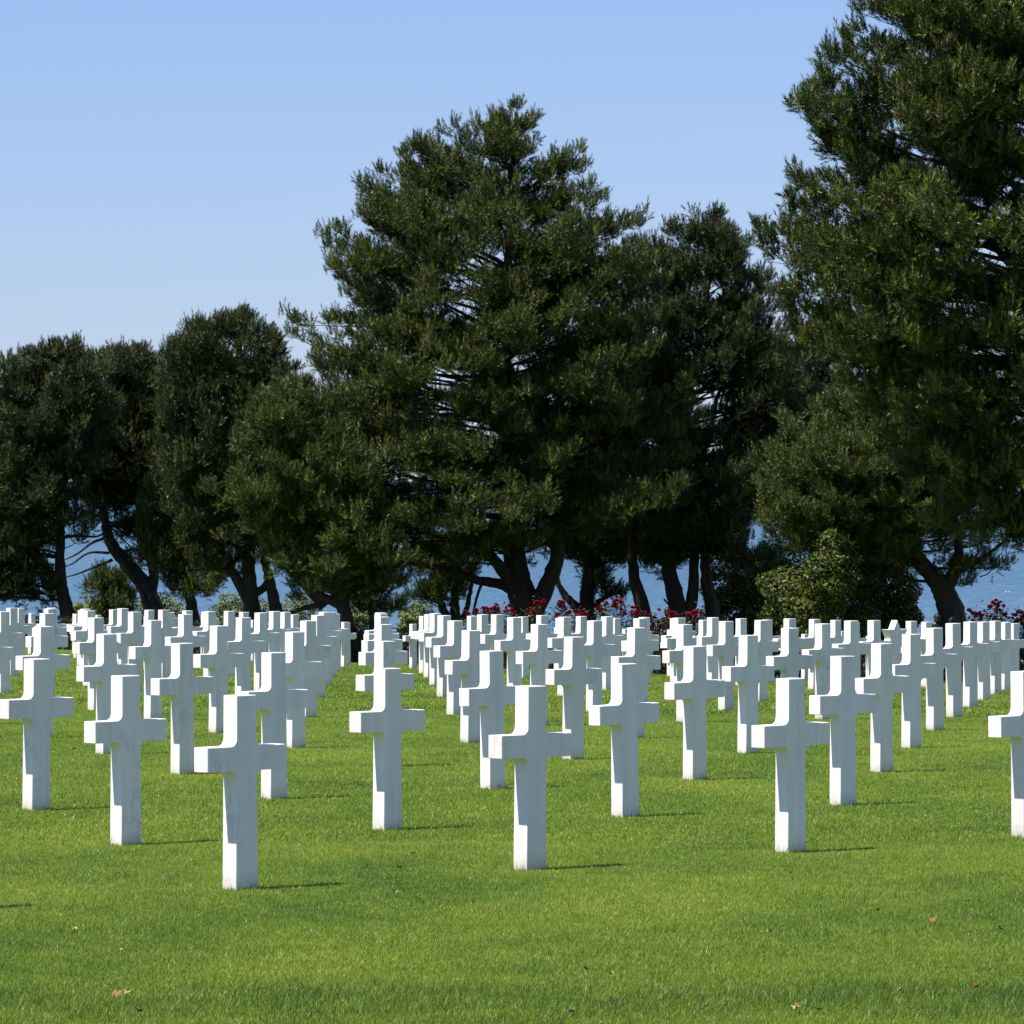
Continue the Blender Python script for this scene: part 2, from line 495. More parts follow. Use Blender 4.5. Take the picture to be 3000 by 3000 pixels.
# ------------------------------------------------------------------ grass
def build_grass():
    rng = np.random.default_rng(11)
    def field(n, d0, d1, h, w):
        u = rng.random(n)
        d = 1/(1/d0+(1/d1-1/d0)*u)               # even in the picture's rows
        half = d*.106+.5
        x = (rng.random(n)*2-1)*half
        out = rng.random(n) < .24                        # thinner turf beyond the sides of the view
        x = np.where(out, np.sign(x)*(half+rng.random(n)**1.6*9), x)
        z = ground_np(x, d)
        hh = h*rng.uniform(.55, 1.25, n)
        ang = rng.uniform(0, 2*math.pi, n)
        side = np.stack([np.cos(ang), np.sin(ang), 0*ang], -1)*(w*rng.uniform(.7, 1.3, n))[:, None]
        lean = rng.normal(0, .42, (n, 2))+np.array([.1, -.05])
        base = np.stack([x, d, z-.004], -1)
        tip = base+np.stack([lean[:, 0]*hh, lean[:, 1]*hh, hh], -1)
        tint = rng.normal(.5, .19, n)
        dry = rng.random(n) < .02
        tint[dry] = 1.15
        # sparser, yellower turf round the feet of the nearer headstones
        for cx, cd in CROSS_POS:
            if cd < 55:
                r2 = ((x-cx)/.5)**2+((d-cd+.05)/.42)**2
                tint += .30*np.exp(-r2*.9)
        P = np.stack([base-side, base+side, tip], 1)
        return P.reshape(-1, 3), np.repeat(tint, 3)
    parts = [field(860000, 20.5, 34, .020, .0019), field(500000, 34, 62, .023, .0030), field(200000, 62, 150, .032, .007)]
    # a few longer tussocks in the foreground band and scattered about
    n = 18000
    cl = 380
    cd = np.where(rng.random(cl) < .72, rng.normal(22.6, .45, cl), rng.uniform(22, 34, cl)); cx = (rng.random(cl)*2-1)*(cd*.11)
    k = rng.integers(0, cl, n)
    d = cd[k]+rng.normal(0, .10, n); x = cx[k]+rng.normal(0, .16, n)
    z = ground_np(x, d); hh = rng.uniform(.025, .055, n)
    ang = rng.uniform(0, 2*math.pi, n)
    side = np.stack([np.cos(ang), np.sin(ang), 0*ang], -1)*.002
    base = np.stack([x, d, z-.004], -1)
    tip = base+np.stack([rng.normal(.2, .4, n)*hh, rng.normal(0, .4, n)*hh, hh], -1)
    parts.append((np.stack([base-side, base+side, tip], 1).reshape(-1, 3), np.repeat(rng.normal(-.05, .2, n), 3)))
    ring = []
    for cx, cd in CROSS_POS:
        if cd > 60: continue
        m = 260
        a = rng.uniform(-1, 1, m); b = np.where(rng.random(m) < .5, 1., -1.); ed = rng.random(m) < .6
        lu = np.where(ed, a*WB/2, b*(WB/2+rng.uniform(0, .02, m))); lv = np.where(ed, b*(DEP/2+rng.uniform(0, .02, m)), a*DEP/2)
        x = cx+lu*UC-lv*US; d = cd+lu*US+lv*UC
        z = ground_np(x, d); hh = rng.uniform(.015, .05, m)*(.6+.8*(rng.random(m) < .2))
        ang = rng.uniform(0, 6.28, m); side = np.stack([np.cos(ang), np.sin(ang), 0*ang], -1)*.002
        base = np.stack([x, d, z-.004], -1)
        tip = base+np.stack([rng.normal(0, .35, m)*hh, rng.normal(-.1, .35, m)*hh, hh], -1)
        ring.append(np.stack([base-side, base+side, tip], 1).reshape(-1, 3))
    ring = np.concatenate(ring)
    parts.append((ring, np.repeat(rng.normal(.55, .25, len(ring)//3), 3)))
    V = np.concatenate([p[0] for p in parts]); T = np.concatenate([p[1] for p in parts])
    me = np_mesh('grass', V, [np.arange(len(V)).reshape(-1, 3)], tint=T)
    tag(link('grass', me, M['blade']), 'short mown green grass of the cemetery lawn', 'grass', kind='stuff')

# ------------------------------------------------------------------ pines
def tufts(P, D, L, k, rng, nl=.10, nw=.011, candle=None):
    """needles of n shoots; P base, D direction, L length; returns (n*k,3,3) and a tint per shoot"""
    n = len(P)
    ref = np.where(np.abs(D[:, 2:3]) > .8, np.array([[1., 0, 0]]), np.array([[0, 0, 1.]]))
    A = norm(np.cross(D, ref)); B = np.cross(D, A)
    u = np.linspace(0, 1, k)[None, :]*np.ones((n, 1))+rng.normal(0, .03, (n, k))
    psi = (np.arange(k)*2.4)[None, :]+rng.uniform(0, 6.28, (n, 1))+rng.normal(0, .2, (n, k))
    th = R(66)-u*R(40)+rng.normal(0, .12, (n, k))
    slim = np.where(candle, .8, 1.)[:, None] if candle is not None else np.ones((n, 1))
    th = th*slim
    rad = A[:, None]*np.cos(psi)[..., None]+B[:, None]*np.sin(psi)[..., None]
    dr = D[:, None]*np.cos(th)[..., None]+rad*np.sin(th)[..., None]
    base = P[:, None]+D[:, None]*(L[:, None]*u)[..., None]
    ln = (nl*rng.uniform(.8, 1.2, (n, k))*(L/L.mean())[:, None]**.3*(.35+.65*slim)*(1+.25*(slim < 1)))[..., None]
    tip = base+dr*ln
    sd = norm(np.cross(dr, norm(rng.normal(0, 1, (n, k, 3)))))*nw*.5
    return np.stack([base-sd, base+sd, tip], 2).reshape(-1, 3, 3)

def pine(label, d, prof, trunks, nb, seed, mat, kd=.85, tuft=.215, extra=(), fill=(), slope=(.0, .5), base_px=None,
         bare=(), name='pine_tree', group='pines along the edge of the cemetery', nw=.0165, nk=24, droop=0.0, front=.72, spray=1.05, dens=1.0, rough=.6, thick=1.3):
    rng = np.random.default_rng(seed)
    ppm = F/d
    prof = np.array(prof, float)
    pts0 = trunks[0][0]
    bx, bd = (pts0[0][0]-1500)/ppm, d
    origin = np.array([bx, bd, gz(bx, bd)])
    root = empty(name, origin)
    tag(root, label, 'tree', group)
    wood = MB()
    def P3(q):
        return np.array(at(q[0], q[1], d+(q[2] if len(q) > 2 else 0)))
    main = None
    for pts, r0, r1 in trunks:
        path = smooth_path([P3(q) for q in pts], 6*len(pts))
        if pts is pts0 or pts[0][1] > 1880:
            path[0][2] = gz(path[0][0], path[0][1])-.15
        rr = thick*(r0+(r1-r0)*np.linspace(0, 1, len(path))**.8)
        if pts[0][1] > 1880: rr[:3] *= np.array([1.35, 1.15, 1.04])
        path = path+rng.normal(0, .02, path.shape)*np.linspace(0, 1, len(path))[:, None]
        wood.tube(path, rr, 10, .05, rng)
        if main is None: main = path
    for pts, r0, r1 in bare:               # bare limbs and dead twigs
        wood.tube(smooth_path([P3(q) for q in pts], 4*len(pts)), np.linspace(r0, r1, 4*len(pts)), 6, .06, rng)
    order = np.argsort(main[:, 2]); mz = main[order]
    def axis(z):
        return np.array([np.interp(z, mz[:, 2], mz[:, 0]), np.interp(z, mz[:, 2], mz[:, 1]), z])
    zt, zb = at(0, prof[0][0], d).z, at(0, prof[-1][0], d).z
    # bough tips spread through the crown
    py = np.linspace(prof[0][0], prof[-1][0], 400)
    w = np.interp(py, prof[:, 0], prof[:, 2]-prof[:, 1])+30
    tips = []
    cdf = np.cumsum(w)/w.sum()
    nc = max(1, nb//5)
    def envelope(q):
        xl, xr = np.interp(q, prof[:, 0], prof[:, 1]), np.interp(q, prof[:, 0], prof[:, 2])
        return (xl+xr)/2, (xr-xl)/2
    for k in range(nc):
        q = float(np.interp((k+rng.random())/nc, cdf, py))
        mid, h_ = envelope(q)
        ph = k*2.39996+rng.normal(0, .35)
        if math.sin(ph) > 0 and rng.random() < front: ph = -ph
        h_ *= 1+rough*(.13*math.sin(3*ph+seed*1.7+q/90)+.13*math.sin(q/31+seed+2*ph))
        hw = max(h_/ppm*1.02-.05, .06); cx = (mid-1500)/ppm
        r = (.06+.94*((k*.61803+rng.random()*.25) % 1))**.5
        stray = k % 7 == 3                                # a bough that reaches out past the others
        if stray: r = 1.02 if hw > 4.5 else 1.1
        c = np.array([cx+hw*r*math.cos(ph), d+kd*hw*r*math.sin(ph), at(0, q, d).z+(.3 if stray else 0)])
        tips.append((c, rng.uniform(.85, 1.25), None))
        first = len(tips)-1
        for e in range(1 if stray else rng.integers(3, 6)):
            j = c+rng.normal(0, 1, 3)*[.6, .6, .26]
            q2 = YH-(j[2]-CZ)*ppm
            m2, h2 = envelope(q2)
            lim = h2+14
            jx = 1500+j[0]*ppm
            jx = min(max(jx, m2-lim), m2+lim)
            j[0] = (jx-1500)/ppm
            if q2 < prof[0][0]: j[2] = at(0, prof[0][0]+rng.uniform(0, 25), d).z
            tips.append((j, rng.uniform(.7, 1.1), first))
    for e in fill:
        c = P3(e)+[0, rng.uniform(-1.6, .4), 0]
        tips.append((c, 1.1, None)); first = len(tips)-1
        for e2 in range(4):
            tips.append((c+rng.normal(0, 1, 3)*[.45, .5, .28], .95, first))
    for e in extra:
        tips.append((P3(e), 1.0, None))
    tips = [(a_-np.array([0, 0, .2]), b_, c_) for a_, b_, c_ in tips]
    TP, TD, TL = [], [], []
    lead = []
    tw = []
    up = np.array([0, 0, 1.])
    curves = {}
    for n_tip, (tip, sc, par) in enumerate(tips):
        if par is None:
            a0 = axis(tip[2])
            dist = math.hypot(tip[0]-a0[0], tip[1]-a0[1])
            rel = np.clip((tip[2]-zb)/max(zt-zb, .1), 0, 1)
            sl = slope[0]+(slope[1]-slope[0])*rel+rng.normal(0, .12)
            zs = max(tip[2]-sl*dist-.25, zb-.6)
            zs = min(zs, mz[-1, 2]-.1)
            st = axis(zs)
            c = st+(tip-st)*.55; c[2] = st[2]+(tip[2]-st[2])*rng.uniform(.1, .5)
            c[:2] += rng.normal(0, .13, 2)*dist
        else:
            st = curves[par][rng.integers(3, 7)]
            c = st+(tip-st)*.5+rng.normal(0, .08, 3)-[0, 0, .08]
        t = np.linspace(0, 1, 9)[:, None]
        cur = (1-t)**2*st+2*t*(1-t)*c+t*t*tip
        cur[1:-1] += rng.normal(0, .02, (7, 3))
        curves[n_tip] = cur
        ln = max(np.linalg.norm(np.diff(cur, axis=0), axis=1).sum(), .25)
        wood.tube(cur, np.linspace((.014+.008*ln) if par is None else .012, .005, 9), 5)
        fol = min(ln*.92, (1.5+.8*rng.random())*sc)
        s0 = max(.08, 1-fol/max(ln, .1))
        m = max(4, int(fol/.20))
        s = s0+(1-s0)*(np.arange(m)+rng.random(m)*.8)/m
        s = np.clip(s, 0, 1)
        Pn = np.stack([np.interp(s, t[:, 0], cur[:, q]) for q in range(3)], -1)
        Tn = norm(np.stack([np.interp(s, t[:, 0], np.gradient(cur[:, q])) for q in range(3)], -1))
        Sd = norm(np.cross(Tn, up)+1e-6)*np.where(np.arange(m) % 2, 1, -1)[:, None]
        rel_s = (s-s0)/max(1-s0, 1e-3)
        # side branches, each ending in a dense clump of short shoots
        td = norm(Tn*rng.uniform(.2, .9, (m, 1))+Sd*rng.uniform(.2, 1, (m, 1))+up*rng.uniform(-.1, .6, (m, 1))+rng.normal(0, .25, (m, 3)))
        tl = (.14+.55*(1-rel_s)**.6*rng.uniform(.4, 1.25, m))*sc*spray*min(1., .5+ln/2.5)
        for q in range(m):
            nt_ = int(rng.integers(8, 14)*dens)
            ctr = Pn[q]+td[q]*tl[q]
            off = norm(rng.normal(0, 1, (nt_, 3))+td[q]*.5+up*.35)
            back = rng.random((nt_, 1))**1.6
            TP.append(ctr-td[q]*back*min(tl[q], .34)*.9+off*rng.uniform(.03, .17, (nt_, 1))*[1, 1, .7])
            lead.append(rng.uniform(.8, 1.1, nt_))
            TD.append(norm(off*.62+td[q]*.35+up*rng.uniform(.2, .75, (nt_, 1))))
        tw.append(np.stack([Pn, Pn+td*tl[:, None]*.95], 1))
        kx = 8
        TP.append(np.repeat(tip[None], kx, 0)+rng.normal(0, 1, (kx, 3))*[.09, .09, .06])
        TD.append(norm(up*rng.uniform(.8, 1.2, (kx, 1))+Tn[-1]*.3+rng.normal(0, .2, (kx, 3))))
        lead.append(np.full(kx, 1.5))
    TP = np.concatenate(TP); TD = np.concatenate(TD)
    lead = np.concatenate(lead)
    candle = lead > 1.3
    TD[candle] = norm(TD[candle]*.6+np.array([0, 0, .6])+rng.normal(0, .2, (candle.sum(), 3)))
    TL = tuft*rng.uniform(.7, 1.25, len(TP))*np.where(candle, 1.5, lead)
    tw = np.concatenate(tw)
    sd = norm(np.cross(tw[:, 1]-tw[:, 0], rng.normal(0, 1, (len(tw), 3))))*.008
    wood.tris(np.stack([tw[:, 0]-sd, tw[:, 0]+sd, tw[:, 1]], 1))
    T = tufts(TP, TD, TL, nk, rng, nl=.082*(tuft/.20), nw=nw, candle=candle)
    tint = np.repeat(np.clip(rng.normal(.48, .26, len(TP)), 0, 1.05), nk*3)
    hot = (rng.random(len(TP)) < .012) | (candle & (rng.random(len(TP)) < .14))
    tint = np.where(np.repeat(hot, nk*3), 1.25, tint)
    link('trunk', wood.mesh('pine_trunk', origin), M['bark'], root, True)
    V = T.reshape(-1, 3)-origin
    link('crown', np_mesh('pine_crown', V, [np.arange(len(V)).reshape(-1, 3)], tint=tint), mat, root)
    return len(TP)

def build_pines():
    tot = 0
    # tall central pine
    tot += pine('tallest pine in the middle, broad crown, thick forked trunk above the rose bushes', 150,
        [(315, 1500, 1525), (350, 1440, 1560), (400, 1250, 1600), (440, 1190, 1650), (500, 1120, 1690), (560, 1075, 1720), (620, 1050, 1830), (700, 975, 1890),
         (800, 1010, 1900), (900, 1020, 1940), (1000, 900, 1970), (1100, 880, 1990), (1200, 870, 2000), (1300, 870, 2000), (1400, 910, 2000), (1480, 960, 1970), (1550, 1040, 1950), (1610, 1080, 1320)],
        [([(1548, 1905), (1540, 1790), (1515, 1680), (1500, 1560), (1490, 1300), (1480, 1000), (1495, 650), (1510, 330)], .40, .03),
         ([(1560, 1800, -.1), (1600, 1720, -.3), (1630, 1640, -.5), (1632, 1540, -.6), (1625, 1350, -.6), (1640, 1150, -.3), (1650, 950)], .24, .03),
         ([(1525, 1740, -.1), (1480, 1680, -.4), (1420, 1610, -.8), (1340, 1540, -1.2), (1230, 1470, -1.6), (1100, 1400, -1.8)], .19, .03),
         ([(1520, 1740, -.1), (1470, 1712, -.2), (1390, 1698, -.3), (1310, 1668, -.5), (1200, 1650, -.8), (1110, 1620, -1)], .15, .03),
         ([(1510, 1600), (1550, 1450, .3), (1570, 1250, .6), (1580, 1000, .5)], .10, .02)],
        1000, 1, M['pine'], fill=[(1780, 760), (1830, 720), (1850, 820), (1800, 900), (1860, 950), (1820, 1050), (1870, 1120), (1750, 850), (1700, 780), (1760, 1000), (1840, 1250), (1400, 960), (1420, 1100), (1380, 1200), (1440, 820), (1600, 600), (1640, 720)], extra=[(930, 1060), (960, 1100), (1000, 1150), (950, 1180), (1050, 1090), (1090, 1170), (1020, 1230), (1080, 1290), (980, 1290), (1130, 1120), (1150, 1230), (1120, 1340), (1040, 1380), (1180, 1330), (920, 1130), (1000, 1040), (1080, 1010), (1100, 1430), (1190, 1420), (1400, 900), (1430, 980), (1380, 1060), (1420, 1120), (1350, 1180), (1450, 1240), (1600, 720), (1700, 690), (1780, 660), (1660, 640), (1740, 780), (1820, 760), (1840, 860), (1720, 900), (1800, 960), (1850, 1250), (1900, 1150), (1800, 1330), (1880, 1400), (1760, 1200), (838, 905), (845, 960), (870, 930), (1215, 400), (1240, 420), (1110, 490), (1062, 545), (985, 665), (955, 700), (1700, 425), (1715, 465), (1890, 605), (1870, 640), (1512, 300), (1480, 330), (1300, 365), (1330, 350), (1400, 345), (1440, 330)],
        bare=[([(1420, 1690), (1400, 1740), (1385, 1800)], .05, .03), ([(1440, 1610), (1400, 1650), (1370, 1690)], .035, .02),
              ([(1400, 1590), (1370, 1640), (1340, 1670)], .03, .015), ([(1370, 1570), (1345, 1610), (1320, 1640)], .03, .01)])
    # two stemmed pine on the right of it
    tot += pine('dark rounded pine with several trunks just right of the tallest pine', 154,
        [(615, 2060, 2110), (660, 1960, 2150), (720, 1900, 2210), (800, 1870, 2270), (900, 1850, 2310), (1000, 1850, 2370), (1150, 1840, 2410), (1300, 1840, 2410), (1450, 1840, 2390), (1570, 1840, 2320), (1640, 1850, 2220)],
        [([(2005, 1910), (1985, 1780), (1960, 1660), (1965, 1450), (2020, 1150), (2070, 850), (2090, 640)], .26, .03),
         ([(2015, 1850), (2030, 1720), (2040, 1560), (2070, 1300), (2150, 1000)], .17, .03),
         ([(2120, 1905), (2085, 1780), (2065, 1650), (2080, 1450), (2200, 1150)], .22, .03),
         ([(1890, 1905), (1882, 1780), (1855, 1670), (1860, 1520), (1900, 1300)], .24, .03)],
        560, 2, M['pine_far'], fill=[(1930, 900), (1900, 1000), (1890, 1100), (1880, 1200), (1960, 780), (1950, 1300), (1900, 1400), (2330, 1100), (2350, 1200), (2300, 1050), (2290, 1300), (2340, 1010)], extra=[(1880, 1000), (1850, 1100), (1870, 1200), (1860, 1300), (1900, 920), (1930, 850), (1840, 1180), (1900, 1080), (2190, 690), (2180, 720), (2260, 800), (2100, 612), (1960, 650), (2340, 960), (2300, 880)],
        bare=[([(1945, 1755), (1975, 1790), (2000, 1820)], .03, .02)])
    tot += pine('small leaning pine whose short trunk stands beside the tallest pine, over the roses', 157,
        [(1180, 1720, 1800), (1280, 1670, 1850), (1400, 1640, 1880), (1500, 1620, 1890), (1590, 1630, 1890), (1650, 1680, 1860)],
        [([(1718, 1905), (1720, 1800), (1722, 1700), (1735, 1600), (1745, 1480)], .27, .04),
         ([(1715, 1800), (1660, 1750), (1635, 1700), (1625, 1600)], .13, .03),
         ([(1725, 1790), (1765, 1755), (1800, 1740)], .09, .03),
         ([(1730, 1640), (1790, 1600), (1840, 1600)], .07, .02)],
        210, 3, M['pine'], extra=[(1790, 1725), (1810, 1735), (1770, 1730), (1740, 1720), (1820, 1740)])
    # low front pine left of the middle
    tot += pine('lighter green spreading pine left of the tallest one, branches low over the crosses', 146,
        [(1110, 830, 880), (1180, 760, 940), (1260, 735, 1010), (1350, 715, 1090), (1450, 715, 1170), (1550, 760, 1220), (1630, 820, 1230), (1700, 880, 1180)],
        [([(1018, 1905), (1010, 1800), (985, 1720), (930, 1600), (890, 1400), (860, 1180)], .20, .03),
         ([(1000, 1770), (940, 1745), (900, 1700), (850, 1650)], .13, .03),
         ([(1000, 1755), (1010, 1680), (1050, 1550), (1080, 1400)], .12, .03)],
        400, 4, M['pine_light'], rough=1.6, bare=[([(990, 1745), (960, 1760), (920, 1775), (880, 1785), (840, 1805)], .13, .05)],
        extra=[(1180, 1690), (1150, 1665), (900, 1700), (940, 1690), (750, 1200), (712, 1340), (705, 1440), (860, 1105), (960, 1160), (1020, 1240)])
    tot += pine('slim young pine with a dark flat branch, in the gap before the blue sea', 156,
        [(1640, 1020, 1110), (1700, 1010, 1130), (1740, 1030, 1080)],
        [([(1092, 1905), (1090, 1800), (1068, 1750), (1058, 1680)], .10, .03)], 10, 5, M['pine_far'],
        extra=[(1175, 1763), (1150, 1768), (1120, 1770), (1110, 1766), (1165, 1758), (1055, 1770)], slope=(-.05, .2))
    tot += pine('low pine with three stems rising from one base, left of the thick forked trunk', 160,
        [(1560, 1270, 1400), (1620, 1250, 1400), (1690, 1240, 1350), (1720, 1265, 1340)],
        [([(1335, 1905), (1335, 1830), (1332, 1760), (1330, 1620), (1330, 1560)], .20, .03),
         ([(1330, 1840), (1300, 1790), (1287, 1735), (1290, 1660), (1270, 1580)], .13, .03),
         ([(1345, 1840), (1365, 1790), (1380, 1720), (1395, 1600)], .09, .03)],
        50, 6, M['pine'], extra=[(1205, 1735), (1220, 1735), (1250, 1715), (1245, 1650)])
    # left group
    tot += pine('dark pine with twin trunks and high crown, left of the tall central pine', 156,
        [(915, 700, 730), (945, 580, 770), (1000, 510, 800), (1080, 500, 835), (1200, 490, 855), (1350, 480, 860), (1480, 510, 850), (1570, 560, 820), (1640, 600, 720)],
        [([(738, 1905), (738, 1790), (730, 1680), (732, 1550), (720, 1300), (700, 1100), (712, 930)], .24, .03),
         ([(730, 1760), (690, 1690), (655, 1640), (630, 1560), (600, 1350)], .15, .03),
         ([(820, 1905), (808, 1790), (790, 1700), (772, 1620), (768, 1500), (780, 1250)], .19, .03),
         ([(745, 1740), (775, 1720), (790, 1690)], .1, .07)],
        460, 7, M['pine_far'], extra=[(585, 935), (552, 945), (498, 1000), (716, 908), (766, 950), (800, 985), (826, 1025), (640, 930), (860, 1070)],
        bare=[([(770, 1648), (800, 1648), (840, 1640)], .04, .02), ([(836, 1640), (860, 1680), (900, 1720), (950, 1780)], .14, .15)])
    tot += pine('short pine with bushy low branches, third trunk from the left edge', 161,
        [(1330, 500, 600), (1400, 450, 620), (1500, 440, 640), (1580, 430, 640), (1660, 470, 640), (1700, 500, 600)],
        [([(575, 1905), (568, 1820), (552, 1730), (530, 1620), (520, 1480), (530, 1340)], .19, .03)],
        170, 8, M['pine'], extra=[(640, 1690), (620, 1700)])
    tot += pine('pine whose thick trunk leans far to the left over the sea view', 164,
        [(1015, 315, 415), (1050, 260, 445), (1130, 225, 480), (1250, 220, 520), (1350, 230, 530), (1420, 250, 520), (1470, 280, 440)],
        [([(462, 1905), (452, 1800), (425, 1720), (370, 1650), (325, 1590), (308, 1530), (300, 1420), (330, 1250), (370, 1030)], .29, .03),
         ([(440, 1750), (450, 1680), (430, 1610), (410, 1570), (420, 1480)], .16, .03)],
        380, 9, M['pine_far'], fill=[(470, 1110), (490, 1180), (440, 1080), (480, 1260), (300, 1080), (285, 1160)], extra=[(331, 1022), (404, 1015), (430, 1045), (300, 1040), (370, 1025), (380, 1520), (420, 1540), (370, 1560), (270, 1500), (250, 1530), (460, 1560), (500, 1540), (450, 1600), (480, 1620), (440, 1650), (400, 1640)],
        bare=[([(330, 1640), (280, 1660), (230, 1680), (190, 1692)], .06, .02), ([(320, 1620), (260, 1620), (215, 1650), (190, 1660)], .05, .02),
              ([(312, 1575), (270, 1590), (230, 1620), (190, 1640)], .06, .02), ([(345, 1625), (380, 1610), (420, 1610)], .05, .03)])
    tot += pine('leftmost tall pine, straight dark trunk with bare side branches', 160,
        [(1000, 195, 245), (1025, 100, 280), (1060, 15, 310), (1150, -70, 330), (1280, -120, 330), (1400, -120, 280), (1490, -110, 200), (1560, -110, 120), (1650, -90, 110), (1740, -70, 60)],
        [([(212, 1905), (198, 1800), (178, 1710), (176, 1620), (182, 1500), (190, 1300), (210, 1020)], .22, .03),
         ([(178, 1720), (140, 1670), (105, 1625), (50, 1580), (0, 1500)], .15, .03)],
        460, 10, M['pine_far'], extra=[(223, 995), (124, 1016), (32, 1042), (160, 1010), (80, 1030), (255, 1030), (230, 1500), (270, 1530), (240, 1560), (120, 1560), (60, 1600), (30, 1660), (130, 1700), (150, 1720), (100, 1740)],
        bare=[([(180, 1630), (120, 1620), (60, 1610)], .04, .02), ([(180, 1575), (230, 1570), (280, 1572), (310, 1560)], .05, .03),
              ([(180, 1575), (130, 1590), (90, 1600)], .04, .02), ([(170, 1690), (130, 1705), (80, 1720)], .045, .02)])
    tot += pine('sapling pine with pale upright shoots behind the leftmost crosses', 168,
        [(1655, 315, 345), (1700, 290, 365), (1760, 275, 370), (1840, 270, 375)],
        [([(328, 1915), (328, 1820), (330, 1660)], .06, .02)], 45, 12, M['pine'], slope=(.3, .9), tuft=.24)
    # right side
    tot += pine('narrow dark pine half hidden between the two right hand crowns', 162,
        [(985, 2400, 2425), (1040, 2350, 2470), (1120, 2335, 2510), (1250, 2330, 2540), (1400, 2330, 2540), (1550, 2350, 2500)],
        [([(2430, 1915), (2425, 1700), (2415, 1400), (2412, 1000)], .18, .03)], 200, 13, M['pine_far'], extra=[(2414, 985), (2346, 1035)])
    tot += pine('light green spreading pine low on the right, trunk forked and leaning left', 141,
        [(1130, 2480, 2720), (1200, 2390, 2800), (1290, 2290, 2860), (1380, 2270, 2890), (1470, 2240, 2900), (1550, 2260, 2840), (1610, 2400, 2700), (1640, 2480, 2620)],
        [([(2800, 1915), (2785, 1790), (2750, 1710), (2690, 1640), (2600, 1540), (2550, 1400), (2570, 1180)], .34, .03),
         ([(2775, 1720), (2800, 1660), (2808, 1600), (2790, 1480), (2740, 1300)], .17, .03),
         ([(2800, 1680), (2850, 1650), (2900, 1620), (2960, 1570)], .07, .03)],
        520, 14, M['pine_light'], extra=[(2970, 1560), (2930, 1590), (2900, 1640), (2950, 1640), (2870, 1650), (2840, 1650), (2850, 1690), (2240, 1470), (2245, 1540), (2270, 1330), (2390, 1180)],
        bare=[([(2870, 1690), (2895, 1680), (2920, 1650), (2940, 1630)], .02, .01)], slope=(.0, .5), rough=1.6, kd=1.1, front=.3)
    tot += pine('huge near pine filling the upper right corner, long boughs reaching left', 120,
        [(-420, 3050, 3250), (-250, 2850, 3450), (-60, 2540, 3650), (60, 2500, 3700), (190, 2410, 3700), (290, 2370, 3750), (400, 2440, 3750), (470, 2500, 3750), (540, 2350, 3800), (600, 2330, 3800),
         (690, 2290, 3800), (760, 2270, 3800), (850, 2330, 3750), (950, 2350, 3700), (1050, 2430, 3700), (1150, 2520, 3700), (1280, 2610, 3650), (1420, 2680, 3600), (1520, 2760, 3500), (1600, 2860, 3450)],
        [([(3290, 1960), (3270, 1700), (3210, 1300), (3150, 900), (3130, 400), (3140, -380)], .42, .05),
         ([(3230, 1350), (3080, 960, -.6), (2980, 800, -1), (2880, 690, -1.2), (2700, 600, -1.4)], .15, .03),
         ([(3240, 1420), (3080, 1250, -1), (2960, 1205, -1.4), (2860, 1180, -1.6), (2780, 1170, -1.8)], .09, .02)],
        1250, 15, M['pine'], tuft=.245, extra=[(2408, 190), (2398, 240), (2366, 290), (2375, 330), (2335, 490), (2350, 520), (2318, 560), (2330, 600), (2218, 655), (2235, 690), (2300, 640), (2295, 660), (2250, 740), (2300, 830), (2320, 870), (2330, 900), (2515, 10), (2510, 60), (2505, 120), (2740, 5), (2680, 20)],
        slope=(-.05, .55), nk=26, nw=.019)

# ------------------------------------------------------------------ broadleaf shrubs, hedge, roses
def leaf_quads(P, N, size, rng, up_bias=.2):
    n = len(P)
    N = norm(N+rng.normal(0, .55, (n, 3))+np.array([0, 0, up_bias]))
    a = norm(np.cross(N, rng.normal(0, 1, (n, 3)))); b = np.cross(N, a)
    s = (size*rng.uniform(.6, 1.3, n))[:, None]
    return np.stack([P-a*s, P+b*s*.45+N*s*.15, P+a*s, P-b*s*.45+N*s*.15], 1)

def shrub(label, d, lumps, nleaf, seed, mat, size=.05, name='shrub', group=None, base=None):
    """lumps: (px, py, radius m, depth offset)"""
    rng = np.random.default_rng(seed)
    bx = (base-1500)/F*d if base else (lumps[0][0]-1500)/F*d
    origin = np.array([bx, d, gz(bx, d)])
    root = empty(name, origin); tag(root, label, 'shrub', group)
    tot = sum(l[2]**2 for l in lumps)
    Q = []; T = []
    wood = MB()
    for px, py, r, do in lumps:
        c = np.array(at(px, py, d+do))
        n = int(nleaf*r*r/tot)
        v = norm(rng.normal(0, 1, (n, 3)))
        lump = 1+.22*np.sin(v[:, 0]*5+px)+.18*np.sin(v[:, 2]*7+py)
        rad = r*lump*rng.uniform(.35, 1, n)**.45
        P = c+v*rad[:, None]
        Q.append(leaf_quads(P, v, size, rng)); T.append(np.clip(rng.normal(.45, .25, n), 0, 1))
        pth = smooth_path([origin+rng.normal(0, .12, 3)*[1, 1, 0], (origin+c)/2+rng.normal(0, .1, 3), c], 8)
        wood.tube(pth, np.linspace(.035, .012, 8), 5)
        for q in range(9):
            e = c+norm(rng.normal(0, 1, 3))*r*.85
            wood.tube(np.array([c, (c+e)/2+[0, 0, .03], e]), [.012, .008, .004], 4)
    Q = np.concatenate(Q); T = np.repeat(np.concatenate(T), 4)
    V = Q.reshape(-1, 3)
    keep = np.repeat((Q[:, :, 2].min(1) > gz(bx, d)-.02), 4)
    V = V[keep]; T = T[keep]
    link('stem', wood.mesh('shrub_stem', origin), M['bark'], root)
    link('foliage', np_mesh('shrub_foliage', V-origin, [np.arange(len(V)).reshape(-1, 4)], tint=T), mat, root)

